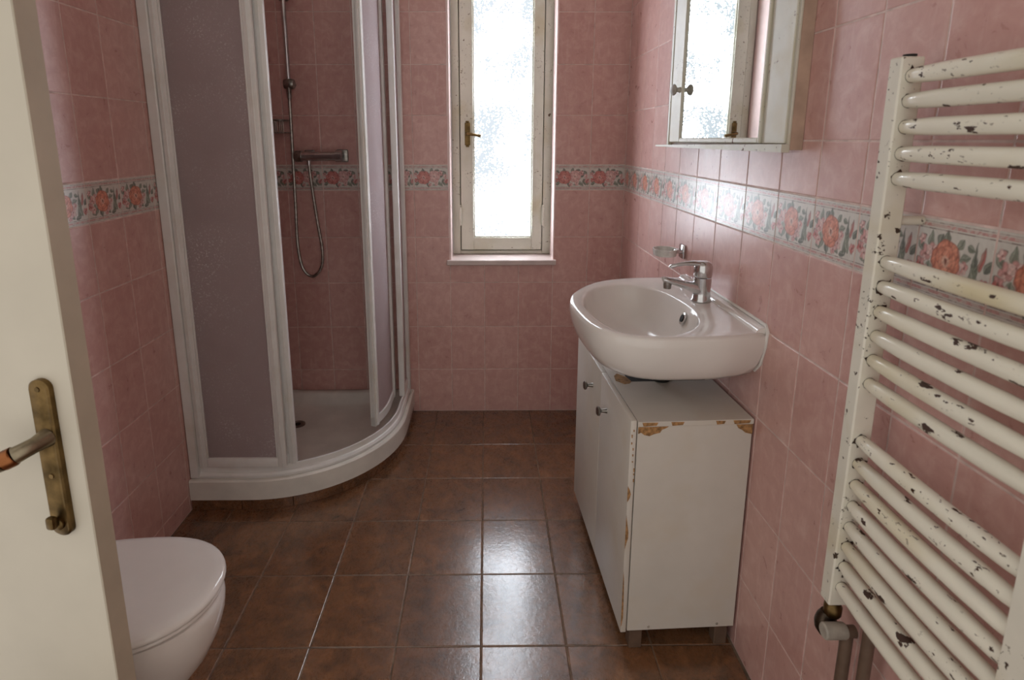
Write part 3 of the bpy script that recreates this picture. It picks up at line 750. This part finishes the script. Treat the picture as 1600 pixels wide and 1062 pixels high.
# ------------------------------------------------------------------ mirror cabinet
KX = Matrix.Translation((-.030, -1.792, 0)) @ Matrix.Rotation(math.atan(.043), 4, 'Z')    # local y along the front, -x outwards
mc = thing('mirror_cabinet', 'old white wooden mirror cabinet hung on the wall above the washbasin', 'mirror cabinet', (-.03, -1.36, 1.6))
KZ0, KZ1 = 1.628, 2.45
bm_ = MB(); fr = []
for yy, s in ((-1.792, 0), (-.915, .877)):
    pass
pb = [(XR(-1.792)-.001, -1.792), (-.030, -1.792), (-.030-.043*.872, -.92), (XR(-.92)-.001, -.92)]
MB().loft([[Vector((x, y, z)) for x, y in pb] for z in (1.612, KZ1)]).build('body', 'brown_side', mc, smooth=False)
st = MB(KX).box((-.006, .0, KZ0-.022), (0, .012, KZ1), .001).build('edge_strip', 'cab_paint', mc, smooth=False)
MB(KX).box((-.010, .012, KZ0), (0, .128, KZ1), .002).build('side_board', 'cab_paint', mc, smooth=False)
df = MB(KX).box((-.016, .735, KZ0), (-.001, .838, KZ1), .003).box((-.016, .130, KZ0), (-.001, .142, KZ1), .003).box((-.016, .142, KZ0), (-.001, .735, KZ0+.016), .003).box((-.016, .142, KZ1-.03), (-.001, .735, KZ1), .003)
df = df.build('door_frame', 'cab_paint', mc, smooth=False)
MB(KX).box((-.009, .140, KZ0+.014), (-.005, .737, KZ1-.028)).build('mirror', 'mirror', df, smooth=False)
MB(KX).box((-.014, .851, KZ0-.016), (.0, .872, KZ1), .002).build('edge_strip', 'cab_paint', mc, smooth=False)
MB(KX).box((-.0015, .838, KZ0), (.0, .851, KZ1)).build('gap', 'dark', mc, smooth=False)
MB(KX).lathe([(.0, .0), (.011, .0), (.0085, -.006), (.0085, -.013), (.017, -.018), (.021, -.023), (.0205, -.029), (.014, -.033), (.0, -.034)], (-.016, .752, 1.822), 'X', 18).build('knob', 'cap', df)
lg = MB(KX); lg.add([(-.024, -.002, 1.606), (-.024, -.002, 1.627), (-.006, -.002, 1.627), (-.004, -.002, 1.606), (-.022, .98, 1.610), (-.022, .98, 1.617), (.04, .98, 1.617), (.04, .98, 1.610)],
       [(0, 1, 2, 3), (7, 6, 5, 4), (0, 4, 5, 1), (1, 5, 6, 2), (2, 6, 7, 3), (3, 7, 4, 0)])
lg.build('ledge', 'cab_paint', mc, smooth=False)

# ------------------------------------------------------------------ towel radiator
rad = thing('towel_radiator', 'old rust chipped white ladder towel radiator on the pink tiled wall', 'radiator', (-.06, -2.42, .5))
for y0, y1 in ((-2.242, -2.209), (-2.655, -2.607)):
    MB().box((-.082, y0, .662), (-.040, y1, 1.782), .0028).build('post', 'rad_post', rad, ang=25)
MB().lathe([(.0, 0), (.011, 0), (.011, .006), (.0, .006)], (-.058, -2.226, 1.781), n=12).build('plug', 'dark', rad)
tz = [1.749, 1.706, 1.661, 1.614, 1.569, 1.414, 1.366, 1.317, 1.268, 1.219, 1.170, 1.048, .998, .950, .902, .854, .807, .760, .710]
for z in tz:
    pts = []; rr = []
    for k in range(15):
        t = k/14; y = -2.240-(.370)*t; pts.append((-.061-.006*math.sin(PI*t), y, z)); rr.append(.0115 if k in (0, 14) else .0140 if k in (1, 13) else .0146 if k in (2, 12) else .0153)
    tb_ = MB().tube(pts, rr, 16).build('tube', 'rad', rad, ang=60)
    rq = random.Random(int(z*1000)); ring = MB(); n_ = 22
    ring.add([(-.061+rr_*math.cos(2*PI*k/n_), yy_, z+rr_*math.sin(2*PI*k/n_)) for k in range(n_) for rr_, yy_ in ((.010, -2.2424), (.0125+max(0, rq.gauss(-.0005, .0035)) * (math.sin(2*PI*k/n_+z*40) > -.35), -2.2428))], [(2*k, 2*k+1, 2*((k+1) % n_)+1, 2*((k+1) % n_)) for k in range(n_)])
    ring.build('rust_stain', 'rust', tb_)
vz = .60
MB().lathe([(.0, .0), (.016, .0), (.018, .005), (.018, .022), (.015, .026), (.015, .036), (.0, .036)], (-.061, -2.226, .628), n=14).build('union_nut', 'brass', rad)
va = MB().lathe([(.0, -.032), (.012, -.030), (.021, -.016), (.023, .0), (.019, .016), (.013, .027), (.0, .028)], (-.068, -2.220, .603), 'Z', 16).tube([(-.068, -2.220, .607), (-.062, -2.255, .612)], .014, 12)
va = va.build('valve', 'dirty', rad)
MB().lathe([(.0, -.0), (.014, -.0), (.017, .003), (.017, .044), (.015, .048), (.0, .048)], (-.098, -2.258, .616), 'X', 18).build('valve_cap', 'cap', va)
MB().tube([(-.055, -2.258, .614), (-.030, -2.258, .614)], .013, 12).tube([(-.045, -2.258, .61), (-.045, -2.258, .30), (-.045, -2.258, .002)], .0125, 12).build('pipe', 'pipe', rad)
MB().tube([(-.030, -2.30, .72), (-.030, -2.30, .002)], .012, 12).build('pipe', 'pipe', rad)
MB().tube([(-.061, -2.63, .655), (-.061, -2.63, .002)], .012, 12).build('pipe', 'pipe', rad)
for z in (1.49, .78):
    for y in (-2.225, -2.63): MB().tube([(-.042, y, z), (XR(y)-.0005, y, z)], .009, 10).build('wall_bracket', 'rad_post', rad)

# ------------------------------------------------------------------ toilet
TZ, TCY = .422, -1.905
toi = thing('toilet', 'white toilet with its lid closed standing behind the open door', 'toilet', (-1.85, TCY, 0))
def tloop(tip, hw, z, x0=XL+.12, n=28, back=.86):
    """D shape: straight back at x0, rounded tip towards +x"""
    pts = []; cxx = x0+(tip-x0)*.5
    for k in range(n+1):
        a = -PI/2+PI*k/n; pts.append(Vector((cxx+(tip-cxx)*math.cos(a)**.92 if math.cos(a) > 1e-6 else cxx, TCY+hw*math.sin(a), z)))
    for k in range(1, 6):
        t = k/6; pts.append(Vector((cxx+(x0-cxx)*t, TCY+hw*(1-(1-back)*t**2), z)))
    for k in range(7):
        pts.append(Vector((x0, TCY+hw*back*(1-2*k/6), z)))
    for k in range(5, 0, -1):
        t = k/6; pts.append(Vector((cxx+(x0-cxx)*t, TCY-hw*(1-(1-back)*t**2), z)))
    return pts
tip = -1.558
MB().loft([tloop(tip-.15, .125, .001, XL+.03), tloop(tip-.15, .125, .05, XL+.03), tloop(tip-.115, .14, .12, XL+.03), tloop(tip-.055, .17, .2, XL+.03), tloop(tip-.020, .19, .27, XL+.03), tloop(tip-.004, .2, .325, XL+.03), tloop(tip-.000, .204, .362, XL+.03), tloop(tip-.004, .203, .384, XL+.03), tloop(tip-.016, .19, .389, XL+.03)]).build('bowl', 'ceramic', toi, ang=60)
MB().loft([tloop(tip-.012, .192, .3895), tloop(tip-.012, .192, .394), tloop(tip-.003, .203, .396), tloop(tip-.001, .205, .401), tloop(tip-.004, .202, .4065), tloop(tip-.014, .19, .407)]).build('seat', 'ceramic', toi, ang=60)
MB().loft([tloop(tip-.014, .19, .4075), tloop(tip-.014, .19, .411), tloop(tip+.001, .207, .4125), tloop(tip+.004, .21, .417), tloop(tip+.002, .208, .424), tloop(tip-.007, .2, .431), tloop(tip-.03, .18, .4345), tloop(tip-.12, .12, .436)]).build('lid', 'ceramic', toi, ang=60)
for s in (-1, 1):
    MB().tube([(XL+.11, TCY+s*.1-.025, .41), (XL+.11, TCY+s*.1+.025, .41)], .012, 10).build('hinge', 'chrome', toi)
MB().box((XL+.001, TCY-.17, .39), (XL+.1, TCY+.17, .80), .02, 3).build('cistern', 'ceramic', toi)

# ------------------------------------------------------------------ door
DA = R(-9)
DX = Matrix.Translation((-1.593, -2.272, 0)) @ Matrix.Rotation(DA, 4, 'Z')       # local x along the door to its free edge at 0, -y faces the camera
dw = .56
door = structure(link('door_1', None, (-1.85, -2.22, 0)))
MB(DX).box((-dw, 0, .008), (0, .045, 2.3), .0025).build('leaf', 'door', door, smooth=False)
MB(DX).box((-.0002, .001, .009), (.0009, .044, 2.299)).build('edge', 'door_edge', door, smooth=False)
pc = -.062
pl = MB(DX)
def cap_shape(w_, z0, z1, n=10):
    r = w_; p = []
    for k in range(n+1): a = PI*k/n; p.append((pc+r*math.cos(a), z1-r*.8+r*.8*math.sin(a)))
    for k in range(n+1): a = PI+PI*k/n; p.append((pc+r*math.cos(a), z0+r*.8+r*.8*math.sin(a)))
    return p
Z0, Z1 = .868, 1.198
def cloop(w_, d, y): return [Vector((x, y, z)) for x, z in cap_shape(w_, Z0+d, Z1-d)]
pl.loft([cloop(.022, 0, 0), cloop(.022, 0, -.010), cloop(.019, .004, -.013)])
plate = pl.build('handle_plate', 'brass', door)
lvm = MB(DX).tube([(pc+.004, -.012, 1.082), (pc+.002, -.038, 1.080), (pc-.006, -.053, 1.076), (pc-.016, -.062, 1.071)], [.019, .015, .0155, .0165], 16)
lvm.build('lever', 'worn', plate)
MB(DX).tube([(pc-.016, -.062, 1.071), (pc-.0175, -.063, 1.070), (pc-.031, -.070, 1.064)], [.0165, .0185, .0185], 16).build('lever_band', 'copper', plate)
MB(DX).tube([(pc-.031, -.070, 1.064), (pc-.05, -.075, 1.056), (pc-.085, -.08, 1.045), (pc-.105, -.08, 1.04)], [.0178, .0172, .0155, .011], 16).build('lever_grip', 'brass', plate)
MB(DX).lathe([(.0, 0), (.013, 0), (.013, -.006), (.009, -.009), (.0, -.009)], (pc, -.013, .898), 'Y', 16).box((pc-.009, -.036, .896), (pc+.009, -.022, .922), .005, 2).tube([(pc, -.013, .905), (pc, -.026, .908)], .006, 8).build('thumb_turn', 'brass', plate)
for z in (1.18, 1.0):
    MB(DX).lathe([(.0, 0), (.0055, 0), (.005, -.0018), (.0, -.0018)], (pc, -.013, z), 'Y', 10).build('screw', 'brass', plate)
